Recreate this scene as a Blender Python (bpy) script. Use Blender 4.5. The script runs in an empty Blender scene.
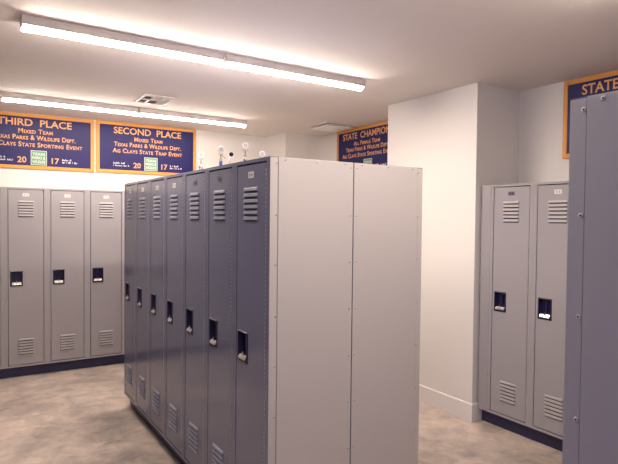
import bpy, bmesh, math, random
from mathutils import Vector, Matrix
random.seed(7)
SC = bpy.context.scene
COL = SC.collection
PI = math.pi

# ------------------------------------------------------------------ measures (metres)
CAM_H, F_PX, YAW, PITCH, ROLL = 1.6659, 543.4, 0.56437, 0.02591, 0.01041
CEIL = 2.780
H = 1.945                    # top of every locker
ZB = 0.110                   # underside of the locker bodies (toe kick below)
X_ISL, Y_ISL, P_ISL, W_ISL = 1.172, 2.189, 0.381, 0.946
Y_FAR, X_FAR, P_FAR = 6.242, 0.334, 0.393
X_RGT, Y_RGT = 3.575, 2.917
X_NEAR, Y_NEAR = 1.180, 0.744
X_PIL, Y_PIL0, Y_PIL1 = 3.523, 3.028, 4.132
X_WALL, Y_WALL = 4.062, 6.710
X_LEFT, Y_BEHIND = -2.3, -2.6

# ------------------------------------------------------------------ materials
def rgb(r, g, b):
    f = lambda c: (c/255/12.92) if c/255 <= .04045 else ((c/255+.055)/1.055)**2.4
    return (f(r), f(g), f(b), 1)

def mat(name, col, rough=.5, metal=0.0, spec=.5, bump=0.0, bscale=300., var=0.0, vscale=6.):
    m = bpy.data.materials.new(name); m.use_nodes = True
    nt = m.node_tree; b = nt.nodes['Principled BSDF']
    b.inputs['Base Color'].default_value = col
    b.inputs['Roughness'].default_value = rough
    b.inputs['Metallic'].default_value = metal
    b.inputs['Specular IOR Level'].default_value = spec
    tc = nt.nodes.new('ShaderNodeTexCoord')
    if var:
        n = nt.nodes.new('ShaderNodeTexNoise'); n.inputs['Scale'].default_value = vscale; n.inputs['Detail'].default_value = 4
        r = nt.nodes.new('ShaderNodeMapRange')
        r.inputs['To Min'].default_value = 1-var; r.inputs['To Max'].default_value = 1+var
        mx = nt.nodes.new('ShaderNodeMix'); mx.data_type = 'RGBA'; mx.blend_type = 'MULTIPLY'; mx.inputs[0].default_value = 1
        nt.links.new(tc.outputs['Object'], n.inputs['Vector']); nt.links.new(n.outputs['Fac'], r.inputs['Value'])
        mx.inputs[6].default_value = col
        nt.links.new(r.outputs['Result'], mx.inputs[7]); nt.links.new(mx.outputs[2], b.inputs['Base Color'])
    if bump:
        n = nt.nodes.new('ShaderNodeTexNoise'); n.inputs['Scale'].default_value = bscale; n.inputs['Detail'].default_value = 3
        bp = nt.nodes.new('ShaderNodeBump'); bp.inputs['Strength'].default_value = bump; bp.inputs['Distance'].default_value = .002
        nt.links.new(tc.outputs['Object'], n.inputs['Vector']); nt.links.new(n.outputs['Fac'], bp.inputs['Height'])
        nt.links.new(bp.outputs['Normal'], b.inputs['Normal'])
    return m

def emit(name, col, strength):
    m = bpy.data.materials.new(name); m.use_nodes = True
    nt = m.node_tree; nt.nodes.remove(nt.nodes['Principled BSDF'])
    e = nt.nodes.new('ShaderNodeEmission'); e.inputs['Color'].default_value = col; e.inputs['Strength'].default_value = strength
    nt.links.new(e.outputs[0], nt.nodes['Material Output'].inputs[0])
    return m

M = {}
M['wall'] = mat('wall_paint', (.79, .755, .725, 1), .65, bump=.10, bscale=160)
M['dark_wall'] = mat('wall_paint_low_bounce', (.20, .21, .28, 1), .6, bump=.10, bscale=160)  # dark tone for unseen walls, chosen to cut bounce light
M['ceiling'] = mat('ceiling_paint', (.82, .755, .705, 1), .75, bump=.10, bscale=140)
M['trim'] = mat('trim_paint', (.78, .74, .72, 1), .35)
M['paint'] = mat('locker_paint', (.355, .335, .355, 1), .20, spec=.5, bump=.03, bscale=90)
M['paint_shaded'] = mat('locker_paint_shaded', (.145, .153, .230, 1), .13, spec=.5, bump=.03, bscale=90)  # locker paint darkened and blued, shade of the grazing-lit fronts put into colour
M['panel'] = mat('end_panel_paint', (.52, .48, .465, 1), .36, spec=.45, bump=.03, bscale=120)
M['panel_shaded'] = mat('end_panel_paint_shaded', (.35, .335, .36, 1), .34, spec=.45, bump=.03, bscale=120)  # end panel paint darkened, weaker light on the near column put into colour
M['plinth'] = mat('toe_kick_paint', (.030, .028, .085, 1), .45)
M['pocket'] = mat('handle_pocket_plastic', (.016, .014, .055, 1), .35)
M['chrome'] = mat('chrome', (.80, .77, .76, 1), .18, metal=1)
M['steel'] = mat('hinge_steel', (.40, .38, .40, 1), .35, metal=.6)
M['rivet'] = mat('rivet_metal', (.52, .49, .49, 1), .35)
M['louver'] = mat('louver_paint', (.43, .40, .41, 1), .42, spec=.4)
M['louver_shaded'] = mat('louver_paint_shaded', (.26, .27, .35, 1), .42, spec=.4)  # darker louver paint, same painted-in shade as the island fronts
M['dark'] = mat('dark_hole', (.02, .018, .05, 1), .6)
M['plate'] = mat('number_plate', (.72, .66, .62, 1), .35)
M['plate_dark'] = mat('number_plate_dark', (.10, .09, .14, 1), .35)  # darker variant of the plate
M['blue'] = mat('sign_blue', (.0115, .0075, .108, 1), .45, spec=.3, var=.08, vscale=3)
M['orange'] = mat('sign_orange', rgb(226, 158, 78), .45, spec=.3, var=.06, vscale=4)
M['letter'] = mat('sign_lettering', rgb(240, 178, 118), .5, spec=.2)
M['green'] = mat('sign_emblem_green', rgb(112, 165, 128), .5, spec=.2)
M['white_ink'] = mat('sign_white_ink', (.80, .78, .78, 1), .5, spec=.2)
M['fixture'] = mat('fixture_enamel', (.72, .66, .64, 1), .4)
M['grille'] = mat('grille_enamel', (.74, .69, .66, 1), .45)
M['duct'] = mat('duct_dark', (.05, .045, .08, 1), .7)
M['lens'] = emit('lamp_lens', (1.0, .86, .745, 1), 25.0)
M['lens_far'] = emit('lamp_lens_dim', (1.0, .87, .765, 1), 15.5)  # lower output so the wall behind does not burn out
M['silver'] = mat('trophy_silver', (.75, .72, .70, 1), .2, metal=1)
M['gold'] = mat('trophy_bronze', (.40, .33, .24, 1), .3, metal=1)
M['acrylic'] = mat('trophy_white', (.93, .92, .90, 1), .3)
M['trophy_blue'] = mat('trophy_blue_band', rgb(62, 92, 178), .3)
M['black'] = mat('clay_black', rgb(18, 16, 40), .4)

def floor_mat():
    m = bpy.data.materials.new('stained_concrete'); m.use_nodes = True
    nt = m.node_tree; b = nt.nodes['Principled BSDF']; L = nt.links.new
    tc = nt.nodes.new('ShaderNodeTexCoord')
    def noise(s, d, dist=0.0, rough=.6):
        n = nt.nodes.new('ShaderNodeTexNoise'); n.inputs['Scale'].default_value = s; n.inputs['Detail'].default_value = d
        n.inputs['Distortion'].default_value = dist; n.inputs['Roughness'].default_value = rough
        L(tc.outputs['Object'], n.inputs['Vector']); return n
    n1 = noise(1.7, 7, .5); n2 = noise(6.5, 6, .6, .65); n3 = noise(40, 3)
    r = nt.nodes.new('ShaderNodeValToRGB')
    el = r.color_ramp.elements
    el[0].position = .30; el[0].color = (.24, .20, .18, 1)
    el[1].position = .72; el[1].color = (.78, .65, .56, 1)
    e = el.new(.50); e.color = (.50, .415, .36, 1)
    mx = nt.nodes.new('ShaderNodeMath'); mx.operation = 'MULTIPLY_ADD'
    L(n2.outputs['Fac'], mx.inputs[0]); mx.inputs[1].default_value = .55
    s = nt.nodes.new('ShaderNodeMath'); s.operation = 'MULTIPLY_ADD'
    L(n1.outputs['Fac'], s.inputs[0]); s.inputs[1].default_value = .75; s.inputs[2].default_value = -.15
    L(s.outputs[0], mx.inputs[2])
    L(mx.outputs[0], r.inputs[0]); L(r.outputs[0], b.inputs['Base Color'])
    rr = nt.nodes.new('ShaderNodeMapRange'); rr.inputs['To Min'].default_value = .22; rr.inputs['To Max'].default_value = .45
    L(n2.outputs['Fac'], rr.inputs['Value']); L(rr.outputs[0], b.inputs['Roughness'])
    bp = nt.nodes.new('ShaderNodeBump'); bp.inputs['Strength'].default_value = .08; bp.inputs['Distance'].default_value = .004
    L(n3.outputs['Fac'], bp.inputs['Height']); L(bp.outputs[0], b.inputs['Normal'])
    return m
M['floor'] = floor_mat()

# ------------------------------------------------------------------ mesh builder
class MB:
    def __init__(s): s.bm = bmesh.new(); s.mi = 0
    def face(s, vs):
        f = s.bm.faces.new([s.bm.verts.new(v) for v in vs]); f.material_index = s.mi; return f
    def box(s, x0, x1, y0, y1, z0, z1, bev=0.0):
        v = [s.bm.verts.new(p) for p in ((x0,y0,z0),(x1,y0,z0),(x1,y1,z0),(x0,y1,z0),(x0,y0,z1),(x1,y0,z1),(x1,y1,z1),(x0,y1,z1))]
        fs = [s.bm.faces.new([v[i] for i in q]) for q in ((0,3,2,1),(4,5,6,7),(0,1,5,4),(1,2,6,5),(2,3,7,6),(3,0,4,7))]
        for f in fs: f.material_index = s.mi
        if bev:
            ed = {e for f in fs for e in f.edges}
            bmesh.ops.bevel(s.bm, geom=list(ed), offset=bev, segments=2, affect='EDGES', profile=.6)
        return s
    def prism(s, pts, axis, a, b, cap=True):
        """polygon pts (2D) extruded along axis from a to b; pts are the two other axes in order"""
        def P(p, t):
            return {'x': (t, p[0], p[1]), 'y': (p[0], t, p[1]), 'z': (p[0], p[1], t)}[axis]
        A = [s.bm.verts.new(P(p, a)) for p in pts]; B = [s.bm.verts.new(P(p, b)) for p in pts]
        n = len(pts)
        for i in range(n):
            f = s.bm.faces.new((A[i], A[(i+1) % n], B[(i+1) % n], B[i])); f.material_index = s.mi
        if cap:
            for l in (A[::-1], B):
                f = s.bm.faces.new(l); f.material_index = s.mi
        return s
    def lathe(s, prof, c=(0,0,0), n=20, axis='z'):
        rings = []
        for r, h in prof:
            ring = []
            for k in range(n):
                a = 2*PI*k/n; u, v = r*math.cos(a), r*math.sin(a)
                p = {'z': (u, v, h), 'y': (u, h, v), 'x': (h, u, v)}[axis]
                ring.append(s.bm.verts.new((c[0]+p[0], c[1]+p[1], c[2]+p[2])))
            rings.append(ring)
        for a, b in zip(rings, rings[1:]):
            for k in range(n):
                f = s.bm.faces.new((a[k], a[(k+1) % n], b[(k+1) % n], b[k])); f.material_index = s.mi; f.smooth = True
        for l in (rings[0][::-1], rings[-1]):
            f = s.bm.faces.new(l); f.material_index = s.mi
        return s
    def loft(s, loops, cap=True, smooth=False):
        R = [[s.bm.verts.new(p) for p in l] for l in loops]; n = len(loops[0])
        for a, b in zip(R, R[1:]):
            for k in range(n):
                f = s.bm.faces.new((a[k], a[(k+1) % n], b[(k+1) % n], b[k])); f.material_index = s.mi; f.smooth = smooth
        if cap:
            for l in (R[0][::-1], R[-1]):
                f = s.bm.faces.new(l); f.material_index = s.mi
        return s
    def tube(s, pts, r, n=6):
        loops = []
        for i, p in enumerate(pts):
            p = Vector(p); d = (Vector(pts[min(i+1, len(pts)-1)]) - Vector(pts[max(i-1, 0)])).normalized()
            a = d.cross(Vector((0, 0, 1)) if abs(d.z) < .9 else Vector((1, 0, 0))).normalized(); b = d.cross(a)
            rr = r[i] if isinstance(r, (list, tuple)) else r
            loops.append([p + a*rr*math.cos(2*PI*k/n) + b*rr*math.sin(2*PI*k/n) for k in range(n)])
        return s.loft(loops, smooth=True)
    def mesh(s, name, mats):
        bmesh.ops.recalc_face_normals(s.bm, faces=s.bm.faces[:])
        me = bpy.data.meshes.new(name); s.bm.to_mesh(me); s.bm.free()
        for m in (mats if isinstance(mats, (list, tuple)) else [mats]): me.materials.append(m)
        return me
    def build(s, name, mats, parent=None, loc=None):
        o = bpy.data.objects.new(name, s.mesh(name, mats)); COL.objects.link(o)
        if parent: o.parent = parent
        if loc: o.location = loc
        return o

def link(o, parent=None):
    COL.objects.link(o)
    if parent: o.parent = parent
    return o
def empty(name, loc=(0,0,0), rz=0.0, label=None, cat=None, group=None):
    o = bpy.data.objects.new(name, None); o.empty_display_size = .1; COL.objects.link(o)
    o.location = loc; o.rotation_euler = (0, 0, rz)
    tag(o, label, cat, group); return o
def tag(o, label=None, cat=None, group=None):
    if label: o['label'] = label
    if cat: o['category'] = cat
    if group: o['group'] = group
    return o
def struct(o): o['kind'] = 'structure'; return o
def copy_tree(o, parent=None):
    c = o.copy(); COL.objects.link(c)
    if parent: c.parent = parent
    for ch in list(o.children): copy_tree(ch, c)
    return c

# ------------------------------------------------------------------ room shell
T = .12
struct(MB().box(X_LEFT-T, X_WALL+T, Y_BEHIND-T, Y_WALL+T, -.1, 0).build('floor', M['floor']))
struct(MB().box(X_LEFT-T, X_WALL+T, Y_BEHIND-T, Y_WALL+T, CEIL, CEIL+.1).build('ceiling', M['ceiling']))
struct(MB().box(X_LEFT, X_WALL, Y_WALL, Y_WALL+T, 0, CEIL).build('wall_back', M['wall']))
# right wall: three pilasters with recessed bays between them
prof = [(X_WALL+T, Y_BEHIND-T), (X_WALL+T, Y_WALL+T), (X_PIL+.006, Y_WALL+T), (X_PIL+.006, 6.170), (X_WALL, 6.170), (X_WALL, Y_PIL1), (X_PIL, Y_PIL1),
        (X_PIL, Y_PIL0), (X_WALL, Y_PIL0), (X_WALL, Y_BEHIND-T)]
struct(MB().prism(prof, 'z', 0, CEIL).build('wall_right', M['wall']))
# wall behind the camera; left wall with an added, unseen window that lets in blue fill light
struct(MB().box(X_LEFT, X_WALL, Y_BEHIND-T, Y_BEHIND, 0, CEIL).build('wall_front', M['dark_wall']))
WY0, WY1, WZ0, WZ1 = -2.35, -.55, .70, 2.40
w = MB()
w.box(X_LEFT-T, X_LEFT, Y_BEHIND-T, WY0, 0, CEIL); w.box(X_LEFT-T, X_LEFT, WY1, Y_WALL+T, 0, CEIL)
w.box(X_LEFT-T, X_LEFT, WY0, WY1, 0, WZ0); w.box(X_LEFT-T, X_LEFT, WY0, WY1, WZ1, CEIL)
struct(w.build('wall_left', M['dark_wall']))
w = MB()
for y in (WY0, (WY0+WY1)/2, WY1): w.box(X_LEFT-.09, X_LEFT+.02, y-.03, y+.03, WZ0, WZ1)
for z in (WZ0, WZ1): w.box(X_LEFT-.09, X_LEFT+.03, WY0-.03, WY1+.03, z-.03, z+.03)
struct(w.build('window_added_1', M['trim']))  # added opening for blue fill, no window known here
# baseboards (profile with a small eased top)
def baseboard(name, path):
    t, h = .015, .148
    sec = [(0, 0), (t, 0), (t, h-.006), (t-.005, h), (0, h)]
    m = MB(); m.loft([[(x+nx*a, y+ny*a, z) for a, z in sec] for x, y, nx, ny in path])
    struct(m.build(name, M['trim']))
baseboard('baseboard_right', [(X_WALL-.016, Y_PIL0, 0, -1), (X_PIL, Y_PIL0, -1, -1), (X_PIL, Y_PIL1, -1, 1), (X_WALL, Y_PIL1, -1, 1), (X_WALL, 6.17, -1, 0)])

# ------------------------------------------------------------------ lockers
# local frame: x to the right seen from the front, y into the depth, z up, origin on the floor at the front left corner
def bev_mesh(bm, off):
    ed = [e for e in bm.edges if len(e.link_faces) == 2 and e.calc_face_angle(0) > .5]
    bmesh.ops.bevel(bm, geom=ed, offset=off, segments=1, affect='EDGES')

def louver_mesh(cx, z0, z1, w, paint, n=6):
    m = MB(); p = (z1-z0)/n
    for k in range(n):
        zt = z1 - k*p; zb = zt - p*.62
        m.mi = 0
        # pressed hood: flush at its top, standing out at its lower lip, sloping shoulders at both ends
        a, b = cx-w/2, cx+w/2
        y0, y1, zm = .0030, -.0070, zt-.0055
        V = [m.bm.verts.new(q) for q in ((a, y0, zt), (b, y0, zt), (b-.005, y1+.0015, zm), (a+.005, y1+.0015, zm), (b-.005, y1, zb), (a+.005, y1, zb),
                                         (a, y0, zb-.001), (b, y0, zb-.001))]
        for q in ((0,1,2,3), (3,2,4,5), (0,3,5,6), (1,7,4,2)):
            f = m.bm.faces.new([V[i] for i in q]); f.material_index = 0
        m.mi = 1
        m.box(a+.003, b-.003, .0015, .0032, zb-p*.30, zb+.002)
    return m.mesh('louver_vent', [M['louver' if paint == M['paint'] else 'louver_shaded'], M['dark']])

KIT = {}
def kit(P, D, paint):
    """meshes shared by all lockers of one width"""
    K = {}
    s0, s1 = .027, .034                                  # stiles
    # cabinet: hollow carcass with a face frame
    m = MB(); th = .012
    m.box(0, th, .001, D, ZB, H); m.box(P-th, P, .001, D, ZB, H)
    m.box(th, P-th, D-th, D, ZB, H); m.box(th, P-th, .001, D-th, H-th, H); m.box(th, P-th, .001, D-th, ZB, ZB+th)
    m.box(.0012, s0, 0, .02, ZB, H, .0015); m.box(P-s1, P-.0012, 0, .02, ZB, H, .0015)
    m.box(s0-.001, P-s1+.001, 0.0006, .02, H-.017, H); m.box(s0-.001, P-s1+.001, .0006, .02, ZB, ZB+.018)
    m.box(.10, .25, .03, D-.03, 1.62, 1.63)              # hat shelf inside
    K['cabinet'] = m.mesh('cabinet', paint)
    # door with a hole for the handle pocket
    x0, x1, z0, z1 = s0+.005, P-s1-.0065, ZB+.024, H-.024
    hx0, hx1, hz0, hz1 = x0+.020, x0+.128, .942, 1.096
    bm = bmesh.new(); xs, zs = [x0, hx0, hx1, x1], [z0, hz0, hz1, z1]; yf, yb = .002, .020
    V = {(i, j, k): bm.verts.new((xs[i], (yf, yb)[k], zs[j])) for i in range(4) for j in range(4) for k in range(2)}
    for i in range(3):
        for j in range(3):
            if (i, j) == (1, 1): continue
            for k in range(2): bm.faces.new([V[i,j,k], V[i+1,j,k], V[i+1,j+1,k], V[i,j+1,k]])
    for i in range(3):
        for j in (0, 3): bm.faces.new([V[i,j,0], V[i+1,j,0], V[i+1,j,1], V[i,j,1]]); bm.faces.new([V[j,i,0], V[j,i+1,0], V[j,i+1,1], V[j,i,1]])
    for q in (((1,1),(2,1)), ((2,1),(2,2)), ((2,2),(1,2)), ((1,2),(1,1))):
        (a, b), (c, d) = q; bm.faces.new([V[a,b,0], V[c,d,0], V[c,d,1], V[a,b,1]])
    bmesh.ops.recalc_face_normals(bm, faces=bm.faces[:]); bev_mesh(bm, .0015)
    me = bpy.data.meshes.new('door'); bm.to_mesh(me); bm.free(); me.materials.append(paint); K['door'] = me
    cx = (x0+x1)/2
    K['louver_hi'] = louver_mesh(cx, 1.643, 1.812, .146, paint); K['louver_lo'] = louver_mesh(cx, .232, .398, .146, paint)
    # recessed handle pocket: rim, tapered cup
    m = MB(); a, b, c, d = hx0, hx1, hz0, hz1; rim = .006
    L0 = [(a-.002, .001, c-.002), (b+.002, .001, c-.002), (b+.002, .001, d+.002), (a-.002, .001, d+.002)]
    L1 = [(a, -.0025, c), (b, -.0025, c), (b, -.0025, d), (a, -.0025, d)]
    L2 = [(a+rim, -.0025, c+rim), (b-rim, -.0025, c+rim), (b-rim, -.0025, d-rim), (a+rim, -.0025, d-rim)]
    L3 = [(a+.012, .032, c+.012), (b-.012, .032, c+.012), (b-.012, .032, d-.010), (a+.012, .032, d-.010)]
    m.loft([L0, L1, L2, L3], cap=False); m.face(L3)
    m.box(a+.046, a+.062, .020, .033, c+.055, c+.125)    # latch channel inside the cup
    K['pocket'] = m.mesh('handle_pocket', M['pocket'])
    m = MB(); m.box(a-.001, b+.001, -.0045, .000, d-.005, d+.001, .0012); K['bezel'] = m.mesh('pocket_edge', M['chrome'])
    m = MB()                                              # lift lever with turned-up tab
    m.loft([[(a+.013, y, z), (b-.013, y, z), (b-.013, y2, z2), (a+.013, y2, z2)] for y, z, y2, z2 in
            ((.028, c+.036, .028, c+.040), (.004, c+.030, .006, c+.036), (-.006, c+.016, -.0035, c+.022), (-.007, c+.012, -.0045, c+.012))])
    m.box(a+.049, a+.059, .000, .004, c+.030, c+.052, .001)
    K['lever'] = m.mesh('latch_lever', M['chrome'])
    # number plate with two faint stamped marks
    for nm, mt in (('plate', 'plate'), ('plate_dark', 'plate_dark')):
        m = MB(); px = cx
        m.box(px-.029, px+.029, .0005, .0022, 1.856, 1.887, .0006)
        m.mi = 1
        for dx in (-.011, .011):
            m.box(px+dx-.0055, px+dx+.0055, .0001, .0010, 1.864, 1.879)
        K[nm] = m.mesh('number_plate', [M[mt], paint if nm == 'plate' else M['dark']])
    m = MB(); m.box(.0, P, .052, D-.03, 0, ZB+.001); K['toe'] = m.mesh('toe_kick', M['plinth'])
    # piano hinge
    m = MB(); z = z0+.004
    while z < z1-.02:
        m.lathe([(.0026, 0), (.0030, .001), (.0030, .0135), (.0026, .0145)], (x1+.0030, .0025, z), 8); z += .0215
    K['hinge'] = m.mesh('piano_hinge', M['steel'])
    K['dims'] = (P, D)
    return K
KIT['isl'] = kit(P_ISL, .470, M['paint_shaded']); KIT['far'] = kit(P_FAR, .455, M['paint'])

def locker(kind, loc, rz, label, group, dark_plate=False, swing=0.0):
    K = KIT[kind]
    r = empty('locker', loc, rz, label, 'locker', group)
    new = lambda n, me, p: link(bpy.data.objects.new(n, me), p)
    new('cabinet', K['cabinet'], r); new('toe_kick', K['toe'], r)
    d = new('door', K['door'], r); d.rotation_euler.z = swing
    new('louver_vent', K['louver_hi'], d); new('louver_vent', K['louver_lo'], d)
    new('handle_pocket', K['pocket'], d); new('pocket_edge', K['bezel'], d); new('latch_lever', K['lever'], d)
    new('number_plate', K['plate_dark' if dark_plate else 'plate'], d)
    new('piano_hinge', K['hinge'], r)
    return r

RIV = MB()
RIV.lathe([(.0060, 0), (.0060, .0012), (.0048, .0026), (.0028, .0030)], n=14, axis='x')
RIV.mi = 1; RIV.lathe([(.0024, .0022), (.0024, .0032)], n=10, axis='x')
RIVET = RIV.mesh('rivet', [M['rivet'], M['dark']])
RZ = [1.678, 1.448, 1.212, .978, .742, .506, .270]
def end_panel(r, side, D, paint='panel'):
    """finished side of the last locker in a row: framed strip along the front, riveted sheet behind it"""
    P = P_ISL; s = 1 if side == 'right' else -1; xe = P if side == 'right' else 0
    X = lambda a, b: (min(xe+s*a, xe+s*b), max(xe+s*a, xe+s*b))
    m = MB(); m.box(*X(-.001, .0022), .0015, .0405, ZB, H-.0035, .0008)
    m.build('edge_strip', M[paint], r)
    m = MB(); m.box(*X(-.001, .0048), .0432, D-.0005, ZB, H-.001, .001)
    p = m.build('end_panel', M[paint], r)
    def riv(y, z, lift):
        o = bpy.data.objects.new('rivet', RIVET); COL.objects.link(o); o.parent = p
        o.location = (xe+s*lift, y, z)
        if s < 0: o.rotation_euler = (0, 0, PI)
    for z in RZ: riv(.033, z, .0018)
    riv(.0345, 1.916, .0018)
    for z in RZ: riv(D-.016, z, .0044)
    for y, z in ((D-.016, 1.917), (.080, 1.933), (.25, 1.933), (D-.05, 1.933)): riv(y, z, .0044)
    return p

# --- island, front row of seven and the row behind it, back to back
isl = ['nearest locker of the island row, beside the pale end panel',
       'second locker from the near end of the island row',
       'third locker from the near end of the island row',
       'middle locker of the seven in the island row',
       'fifth locker from the near end of the island row',
       'second to last locker at the far end of the island row',
       'farthest locker of the island row, nearest the sign wall']
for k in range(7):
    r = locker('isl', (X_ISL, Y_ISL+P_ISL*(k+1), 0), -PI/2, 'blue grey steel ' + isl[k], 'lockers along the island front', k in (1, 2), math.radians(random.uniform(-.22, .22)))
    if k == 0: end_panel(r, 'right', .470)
for k in range(7):
    lab = 'grey locker whose riveted side forms the right half of the island end wall' if k == 0 else \
          'grey locker on the far side of the island, hidden behind the front row'
    r = locker('isl', (X_ISL+W_ISL, Y_ISL+P_ISL*k, 0), PI/2, lab, 'lockers along the island back')
    if k == 0: end_panel(r, 'left', .470)

# --- row against the wall with the signs
far = {-1: 'grey steel locker cut off by the left edge, beside the locker under the word THIRD',
       0: 'grey steel locker below the THIRD PLACE sign, leftmost whole one in the photo',
       1: 'grey steel locker below the right end of the THIRD PLACE sign, second whole one',
       2: 'grey steel locker under the gap between the two blue signs, beside the island'}
for k in range(-5, 5):
    lab = far.get(k, 'grey steel locker in the sign wall row, left of the frame' if k < 0 else 'grey steel locker in the sign wall row, behind the island')
    locker('far', (X_FAR+P_FAR*k, Y_FAR, 0), 0, lab, 'lockers along the sign wall' if k in far else ('lockers left of the frame' if k < 0 else 'lockers hidden by the island'), swing=0.0)

# --- row along the left wall, out of frame, mirrored dimly in the island doors
for k in range(15):
    locker('far', (X_LEFT+.47, -.35+P_FAR*k, 0), PI/2, 'grey steel locker along the left wall, outside the frame', 'lockers along the left wall')

# --- row in the right hand bay
rgt = ['grey steel locker in the right bay, next to the white pilaster and filler strip',
       'grey steel locker in the right bay, partly hidden by the near grey locker end',
       'grey steel locker in the right bay, hidden behind the near locker end']
for k in range(3):
    locker('far', (X_RGT, Y_RGT-P_FAR*k, 0), -PI/2, rgt[k], 'lockers in the right bay', k == 0)
f = empty('filler_strip', (X_RGT, 2.96, 0)); x, y = X_RGT, 2.96
m = MB(); m.box(0, .018, Y_RGT+.001-y, 3.008-y, ZB, H, .0015); m.box(.018, .05, 2.985-y, 3.006-y, ZB, H); m.build('front_strip', M['paint'], f)
MB().box(.052, .30, Y_RGT-y, Y_PIL0-.018-y, 0, ZB+.001).build('toe_kick', M['plinth'], f)
tag(f, 'narrow grey steel filler strip between the white pilaster and the right bay lockers', 'filler panel')

# --- near row on the right, its end towards the camera
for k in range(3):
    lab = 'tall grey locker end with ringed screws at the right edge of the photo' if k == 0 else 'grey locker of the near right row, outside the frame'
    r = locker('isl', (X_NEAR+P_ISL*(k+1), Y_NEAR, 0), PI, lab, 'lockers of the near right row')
    if k == 0: end_panel(r, 'right', .470, 'panel_shaded')

# ------------------------------------------------------------------ signs
def text_mesh(s, width, cap, caps=False):
    cu = bpy.data.curves.new('lettering', 'FONT'); cu.body = s; cu.size = 1; cu.offset = .018; cu.resolution_u = 3
    cu.small_caps_scale = .74
    if caps:
        for i, ch in enumerate(s):
            if ch.islower() or ch == '&': cu.body_format[i].use_small_caps = True
    cu.space_character = 1.06 if caps else 1.0
    o = bpy.data.objects.new('tmp', cu); COL.objects.link(o)
    bpy.context.view_layer.update()
    me = bpy.data.meshes.new_from_object(o.evaluated_get(bpy.context.evaluated_depsgraph_get()))
    bpy.data.objects.remove(o); bpy.data.curves.remove(cu)
    xs = [v.co.x for v in me.vertices]; ys = [v.co.y for v in me.vertices]
    x0, x1 = min(xs), max(xs); y1 = max(ys); y0 = 0
    for v in me.vertices:
        v.co = Vector(((v.co.x-x0)/(x1-x0)*width - width/2, 0, (v.co.y-y0)/(y1-y0)*cap))
    return me

def words(me):
    """a two-word line split at its widest gap, each word a mesh of its own"""
    xs = sorted(v.co.x for v in me.vertices)
    g, cut = max((b-a, (a+b)/2) for a, b in zip(xs, xs[1:]))
    out = []
    for s in (-1, 1):
        bm = bmesh.new(); bm.from_mesh(me)
        bmesh.ops.delete(bm, geom=[v for v in bm.verts if (v.co.x-cut)*s < 0], context='VERTS')
        w = bpy.data.meshes.new('lettering'); bm.to_mesh(w); bm.free(); out.append(w)
    return out

def scribble(x0, width, z0, seed):
    """two short lines of illegible white handwriting as thin flat strokes"""
    rn = random.Random(seed); m = MB()
    for li, (dz, ww) in enumerate(((.028, .72), (0.0, 1.0))):
        x = x0 + (0 if li else .0); end = x0 + width*ww*rn.uniform(.9, 1); pts = []; first = True
        while x < end:
            h = .021 if first or rn.random() < .22 else .011
            pts += [(x, z0+dz), (x+.005, z0+dz+h)]; x += .0095; first = False
            if rn.random() < .15:
                ribbon(m, pts); pts = []; x += .012; first = True
        if len(pts) > 1: ribbon(m, pts)
    return m
def ribbon(m, pts, w=.0024):
    for (a, b), (c, d) in zip(pts, pts[1:]):
        dx, dz = c-a, d-b; l = math.hypot(dx, dz) or 1; nx, nz = -dz/l*w, dx/l*w
        m.face([(a+nx, 0, b+nz), (c+nx, 0, d+nz), (c-nx, 0, d-nz), (a-nx, 0, b-nz)])

SW, SH = 1.212, .600
def sign(loc, rz, title, lines, label, seed, tilt=0.0, h=SH):
    """origin at the middle of the sign's lower edge, front towards local -y"""
    r = empty('award_sign', loc, rz, label, 'sign', 'blue award signs on the walls')
    r.rotation_euler = (0, tilt, rz)
    MB().box(-SW/2+.01, SW/2-.01, .002, .014, .01, h-.01).build('panel', M['blue'], r)
    fw = .036; m = MB()
    m.box(-SW/2, SW/2, -.004, .016, h-fw, h, .0015); m.box(-SW/2, SW/2, -.004, .016, 0, fw, .0015)
    m.box(-SW/2, -SW/2+fw, -.004, .016, fw-.001, h-fw+.001, .0015); m.box(SW/2-fw, SW/2, -.004, .016, fw-.001, h-fw+.001, .0015)
    m.build('frame', M['orange'], r)
    Y = .0008
    def put(me, x, z, mt='letter', name='lettering'):
        me.materials.clear(); me.materials.append(M[mt])
        o = link(bpy.data.objects.new(name, me), r); o.location = (x, Y, z); return o
    for me in words(text_mesh(title[0], title[1], .076)): put(me, 0, h-.131)
    for (s, w, top, cap) in lines: put(text_mesh(s, w, cap, True), 0, h*(1-top)-cap)
    put(text_mesh('20', .088, .063), -.137, .069); put(text_mesh('17', .076, .063), .197, .069)
    e = MB().box(-.080, .080, -.0006, .003, 0, .160).build('emblem', M['green'], r, (.030, Y, .045))
    m = MB()
    for a in ((-.080, .080, 0, .005), (-.080, .080, .155, .160), (-.080, -.075, .005, .155), (.075, .080, .005, .155)): m.box(a[0], a[1], -.0012, .001, a[2], a[3])
    o = m.build('emblem_border', M['white_ink'], e)
    for s, w, z in (('TEXAS', .125, .107), ('PARKS &', .130, .066), ('WILDLIFE', .130, .022)):
        me = text_mesh(s, w, .030); me.materials.clear(); me.materials.append(M['white_ink'])
        o = link(bpy.data.objects.new('emblem_lettering', me), e); o.location = (0, -.0012, z)
    scribble(-.415, .195, .080, seed).build('handwritten_names', M['white_ink'], r, (0, Y, 0))
    scribble(.268, .160, .080, seed+1).build('handwritten_names', M['white_ink'], r, (0, Y, 0))
    return r
TP = ('Texas Parks & Wildlife Dept.', .815, .385, .050)
SY = Y_WALL-.018
sign((1.901, SY, 2.178), 0, ('SECOND  PLACE', .822), [('Mixed Team', .342, .270, .050), TP, ('Ag Clays State Trap Event', .845, .510, .051)],
     'blue sign with orange frame reading SECOND PLACE, above the lockers on the far wall', 11)
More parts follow.
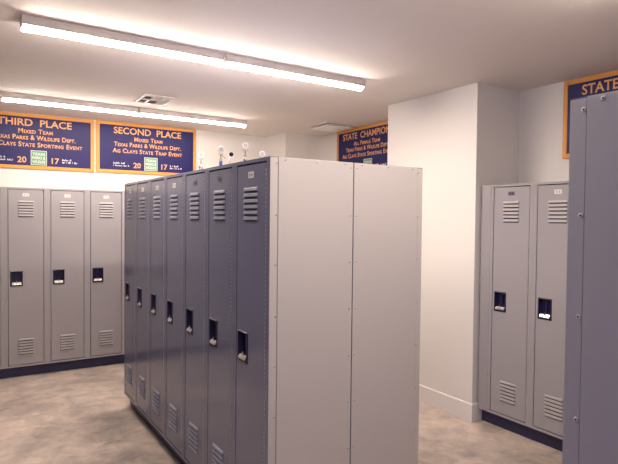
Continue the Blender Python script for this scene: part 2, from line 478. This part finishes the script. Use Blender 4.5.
sign((.663, SY, 2.172), 0, ('THIRD  PLACE', .735), [('Mixed Team', .342, .270, .050), TP, ('Ag Clays State Sporting Event', .960, .510, .051)],
     'blue sign with orange frame reading THIRD PLACE, cut by the left edge', 31)
SX = X_WALL-.018
sign((SX, 5.131, 2.172), -PI/2, ('STATE  CHAMPIONS', .950), [('All Female Team', .50, .270, .050), TP, ('Ag Clays State Sporting Event', .960, .510, .051)],
     'dark blue STATE CHAMPIONS sign partly hidden behind the island and the white pilaster', 51)
sign((SX, 2.000, 2.160), -PI/2, ('STATE  CHAMPIONS', .910), [('Mixed Team', .342, .270, .050), TP, ('Ag Clays State Trap Event', .845, .510, .051)],
     'dark blue sign with orange frame starting STATE at the right edge, above the right bay', 71, h=.612)

# ------------------------------------------------------------------ ceiling lamps
def lamp_meshes(L):
    m = MB(); sec = [(-.050, 0), (-.050, -.047), (-.046, -.051), (.046, -.051), (.050, -.047), (.050, 0)]
    m.prism(sec, 'x', 0.004, L-.004)
    house = m.mesh('housing', M['fixture'])
    caps = []
    for x in (0, L-.006): m = MB(); m.prism([(-.052, 0), (-.052, -.052), (-.040, -.066), (.040, -.066), (.052, -.052), (.052, 0)], 'x', x, x+.006); caps.append(m.mesh('end_cap', M['fixture']))
    def loop(x, s, t):                                    # shallow wrap lens: short upright sides, rounded underside
        pts = [(x, .038*s, -.050-t), (x, .040*s, -.056-t)]
        for k in range(1, 10):
            a = PI*k/10; pts.append((x, math.cos(a)*.040*s, -.057 - t - math.sin(a)*.016*s**.5))
        return pts + [(x, -.040*s, -.056-t), (x, -.038*s, -.050-t)]
    m = MB(); m.loft([loop(.006, .55, .010), loop(.07, 1, 0), loop(L-.07, 1, 0), loop(L-.006, .55, .010)], smooth=False)
    lens = m.mesh('lens', M['lens'])
    return house, caps[0], lens, caps[1]
LAMP = lamp_meshes(1.222)
LENS_FAR = LAMP[2].copy(); LENS_FAR.materials.clear(); LENS_FAR.materials.append(M['lens_far'])
def lamp(x, y, rz, label, group='strip lamps on the ceiling', lens=None):
    r = empty('ceiling_lamp', (x, y, CEIL), rz, label, 'lamp', group)
    for n, me in zip(('housing', 'end_cap', 'lens', 'end_cap'), (LAMP[0], LAMP[1], lens or LAMP[2], LAMP[3])): link(bpy.data.objects.new(n, me), r)
    return r
a1 = .0235; x, y = .270, 3.480
lamp(x, y, a1, 'long white strip lamp at the upper left, left half of the nearer pair')
lamp(x+1.236*math.cos(a1), y+1.236*math.sin(a1), a1, 'long white strip lamp in mid ceiling, right half of the nearer pair')
a2 = .010; x, y = .285, 5.722
lamp(x, y, a2, 'strip lamp above the THIRD PLACE sign, left half of the farther pair', lens=LENS_FAR)
lamp(x+1.236*math.cos(a2), y+1.236*math.sin(a2), a2, 'strip lamp above the SECOND PLACE sign, right half of the farther pair', lens=LENS_FAR)
for x in (.27, 1.506): lamp(x, 1.36, 0, 'white strip lamp on the ceiling above the camera, outside the frame', 'strip lamps above the camera', lens=LENS_FAR)

# ------------------------------------------------------------------ ceiling grilles
r = empty('air_register', (1.388, 5.010, CEIL), 0, 'square white air register with dark slots beside the farther strip lamp', 'air vent')
W_, D_ = .300, .385
m = MB(); fz = -.010; b = .026
m.box(0, W_, 0, b, fz, 0, .002); m.box(0, W_, D_-b, D_, fz, 0, .002); m.box(0, b, b, D_-b, fz, 0, .002); m.box(W_-b, W_, b, D_-b, fz, 0, .002)
m.build('rim', M['grille'], r)
MB().box(b, W_-b, b, D_-b, -.0015, -.0003).build('duct_opening', M['duct'], r)
m = MB(); c = W_/3
for x in (W_/3, 2*W_/3): m.box(x-.007, x+.007, b, D_-b, -.011, -.001)
m.box(b, W_-b, D_/2-.006, D_/2+.006, -.011, -.001)
m.build('crossbar', M['grille'], r)
def vane(x0, x1, y0, y1, ty, tx):
    m = MB(); m.loft([[(x0, y0, -.002), (x1 if tx == 0 else x0+.001, y0 if tx == 0 else y1, -.002), (x1, y1, -.010), (x0 if tx == 0 else x1-.001, y1 if tx == 0 else y0, -.010)]] +
           [[(x0, y0+.001, -.001), (x1 if tx == 0 else x0+.002, (y0 if tx == 0 else y1)+.001, -.001), (x1, y1+.001, -.009), (x0 if tx == 0 else x1, (y1 if tx == 0 else y0)+.001, -.009)]])
    m.build('vane', M['grille'], r)
for j in range(5):                                       # right third: vanes turned so they close to the camera
    y = b+.008+j*.065; vane(2*W_/3+.007, W_-b, y, y+.055, 0, 0)
for j in range(3):                                       # middle third: near half closed, far half open
    y = b+.006+j*.055; vane(W_/3+.007, 2*W_/3-.007, y, y+.05, 0, 0)
vane(b, W_/3-.007, b+.002, b+.02, 0, 0); vane(b, W_/3-.007, D_-b-.02, D_-b-.004, 0, 0)

r = empty('ceiling_diffuser', (3.740, 5.425, CEIL), 0, 'flat square plate diffuser on the ceiling beside the STATE CHAMPIONS sign', 'air vent')
m = MB(); s = .215
for a in ((-s, s, -s, -s+.03), (-s, s, s-.03, s), (-s, -s+.03, -s+.03, s-.03), (s-.03, s, -s+.03, s-.03)): m.box(*a, -.012, 0, .002)
m.build('rim', M['grille'], r)
m = MB(); q = .175
m.loft([[(-a, -a, z), (a, -a, z), (a, a, z), (-a, a, z)] for a, z in ((q-.02, -.012), (q, -.034), (q, -.040), (q-.003, -.042))])
m.build('plate', M['acrylic'], r)
m = MB(); m.lathe([(.03, -.014), (.03, -.0005)], n=12); m.build('mounting_stem', M['grille'], r)

# ------------------------------------------------------------------ trophies on top of the island
def ring(m, c, R, r, n=20, k=8, axis='x', sy=1.0):
    loops = []
    for i in range(n+1):
        a = 2*PI*i/n; loops.append([Vector(c)+Vector(((r*math.sin(2*PI*j/k)), (R+r*math.cos(2*PI*j/k))*math.cos(a), (R+r*math.cos(2*PI*j/k))*math.sin(a))) for j in range(k)])
    m.loft(loops, cap=False, smooth=True)
def trophy(x, y, top, R, label, base='silver', base_h=.045, base_r=.010, turn=1.12, arm=False):
    """standing figure on a base lifting a round wreath; faces the camera's side of the aisle (-x)"""
    r = empty('trophy', (x, y, H), turn, label, 'trophy', 'small trophies on top of the island')
    zc = top-R                                            # height of the wreath centre
    zb = zc-R-.048                                        # where the figure stands
    m = MB(); m.box(-.020, .020, -.022, .022, 0, .014, .002); m.build('base', M['silver' if base != 'silver' else 'acrylic'], r)
    m = MB(); bb = min(base_h, zb-.014)
    m.lathe([(base_r*.85, .014), (base_r*.85, zb-bb), (base_r, zb-bb+.001), (base_r, zb-.004), (base_r*.8, zb)], n=16)
    m.build('column', M['trophy_blue'] if base == 'blue' else M['silver'], r)
    m = MB()                                              # figure: legs, body, raised arms
    m.tube([(0, -.006, zb), (0, -.004, zb+.014), (0, 0, zb+.024)], [.0026, .0026, .0032])
    m.tube([(0, .006, zb), (0, .004, zb+.014), (0, 0, zb+.024)], [.0026, .0026, .0032])
    m.tube([(0, 0, zb+.022), (0, 0, zb+.031), (0, 0, zb+.038)], [.0034, .0048, .0030])
    m.lathe([(.0008, 0), (.0034, .002), (.0038, .0045), (.0028, .008), (.0006, .009)], (0, 0, zb+.038), 10)
    m.tube([(0, -.004, zb+.036), (0, -.011, zb+.040), (0, -.012, zb+.050)], .0018)
    m.tube([(0, .004, zb+.036), (0, .011, zb+.040), (0, .012, zb+.050)], .0018)
    if arm: m.tube([(-.004, 0, zb+.034), (-.010, -.014, zb+.028), (-.014, -.030, zb+.014)], .0021)   # long gun pointing down and right
    m.build('figure', M['gold'], r)
    m = MB(); ring(m, (0, 0, zc), R*.76, R*.24)
    wr = m.build('wreath', M['acrylic'], r)
    m = MB(); m.lathe([(R*.60, -.0022), (R*.62, 0), (R*.60, .0022)], (0, 0, zc), 18, 'x'); m.build('medallion', M['plate'], wr)
    return r
TX = X_ISL+.16
trophy(TX, 3.462, .152, .0200, 'smallest faint trophy on the island top, leftmost of the row', base='white', base_h=.02, base_r=.014)
trophy(TX, 3.128, .156, .0215, 'trophy with bright white ring and blue column on the island top', base='blue', base_h=.05, base_r=.0105, arm=True)
trophy(TX, 2.782, .142, .0190, 'trophy with pale wreath and shiny silver column on the island top', base_h=.035, base_r=.0095)
trophy(TX, 2.575, .074, .0165, 'short trophy at the near corner of the island, only its wreath top showing', base_h=.012)
r = empty('clay_target_trophy', (TX, 2.972, H), 1.12, 'black round clay target on a pale ring, between two trophies on the island', 'trophy', 'small trophies on top of the island')
m = MB(); m.box(-.018, .018, -.018, .018, 0, .012, .002); m.build('base', M['acrylic'], r)
m = MB(); m.tube([(0, 0, .012), (.002, .010, .045), (0, .004, .085)], .0016); m.build('stem', M['silver'], r)
m = MB(); ring(m, (0, 0, .092), .0150, .0018); m.build('ring', M['acrylic'], r)
m = MB(); m.lathe([(.004, -.005), (.0095, -.0035), (.0125, 0), (.013, .003)], (-.001, 0, .092), 20, 'x'); m.build('clay_disc', M['black'], r)

# ------------------------------------------------------------------ blue fill sky behind the added window, camera, view
w = bpy.data.worlds.new('World'); SC.world = w; w.use_nodes = True
w.node_tree.nodes['Background'].inputs['Color'].default_value = (.30, .42, 1.0, 1)  # blue to tint the shadows, enters by the added window
w.node_tree.nodes['Background'].inputs['Strength'].default_value = 0.6

cam = bpy.data.cameras.new('camera'); co = bpy.data.objects.new('camera', cam); COL.objects.link(co)
cam.sensor_fit = 'HORIZONTAL'; cam.sensor_width = 36; cam.lens = F_PX*36/618; cam.clip_start = .02
f = Vector((math.sin(YAW)*math.cos(PITCH), math.cos(YAW)*math.cos(PITCH), -math.sin(PITCH)))
r0 = Vector((math.cos(YAW), -math.sin(YAW), 0)); u0 = r0.cross(f)
rr = r0*math.cos(ROLL)+u0*math.sin(ROLL); uu = -r0*math.sin(ROLL)+u0*math.cos(ROLL)
co.matrix_world = Matrix(((rr.x, uu.x, -f.x, 0), (rr.y, uu.y, -f.y, 0), (rr.z, uu.z, -f.z, CAM_H), (0, 0, 0, 1)))
SC.camera = co
SC.view_settings.view_transform = 'Standard'; SC.view_settings.look = 'None'
SC.view_settings.exposure = 2.36; SC.view_settings.gamma = 1.0; SC.view_settings.use_curve_mapping = False
try:
    SC.cycles.use_denoising = True; SC.cycles.max_bounces = 10; SC.cycles.diffuse_bounces = 4
    SC.cycles.sample_clamp_indirect = 6
except Exception: pass
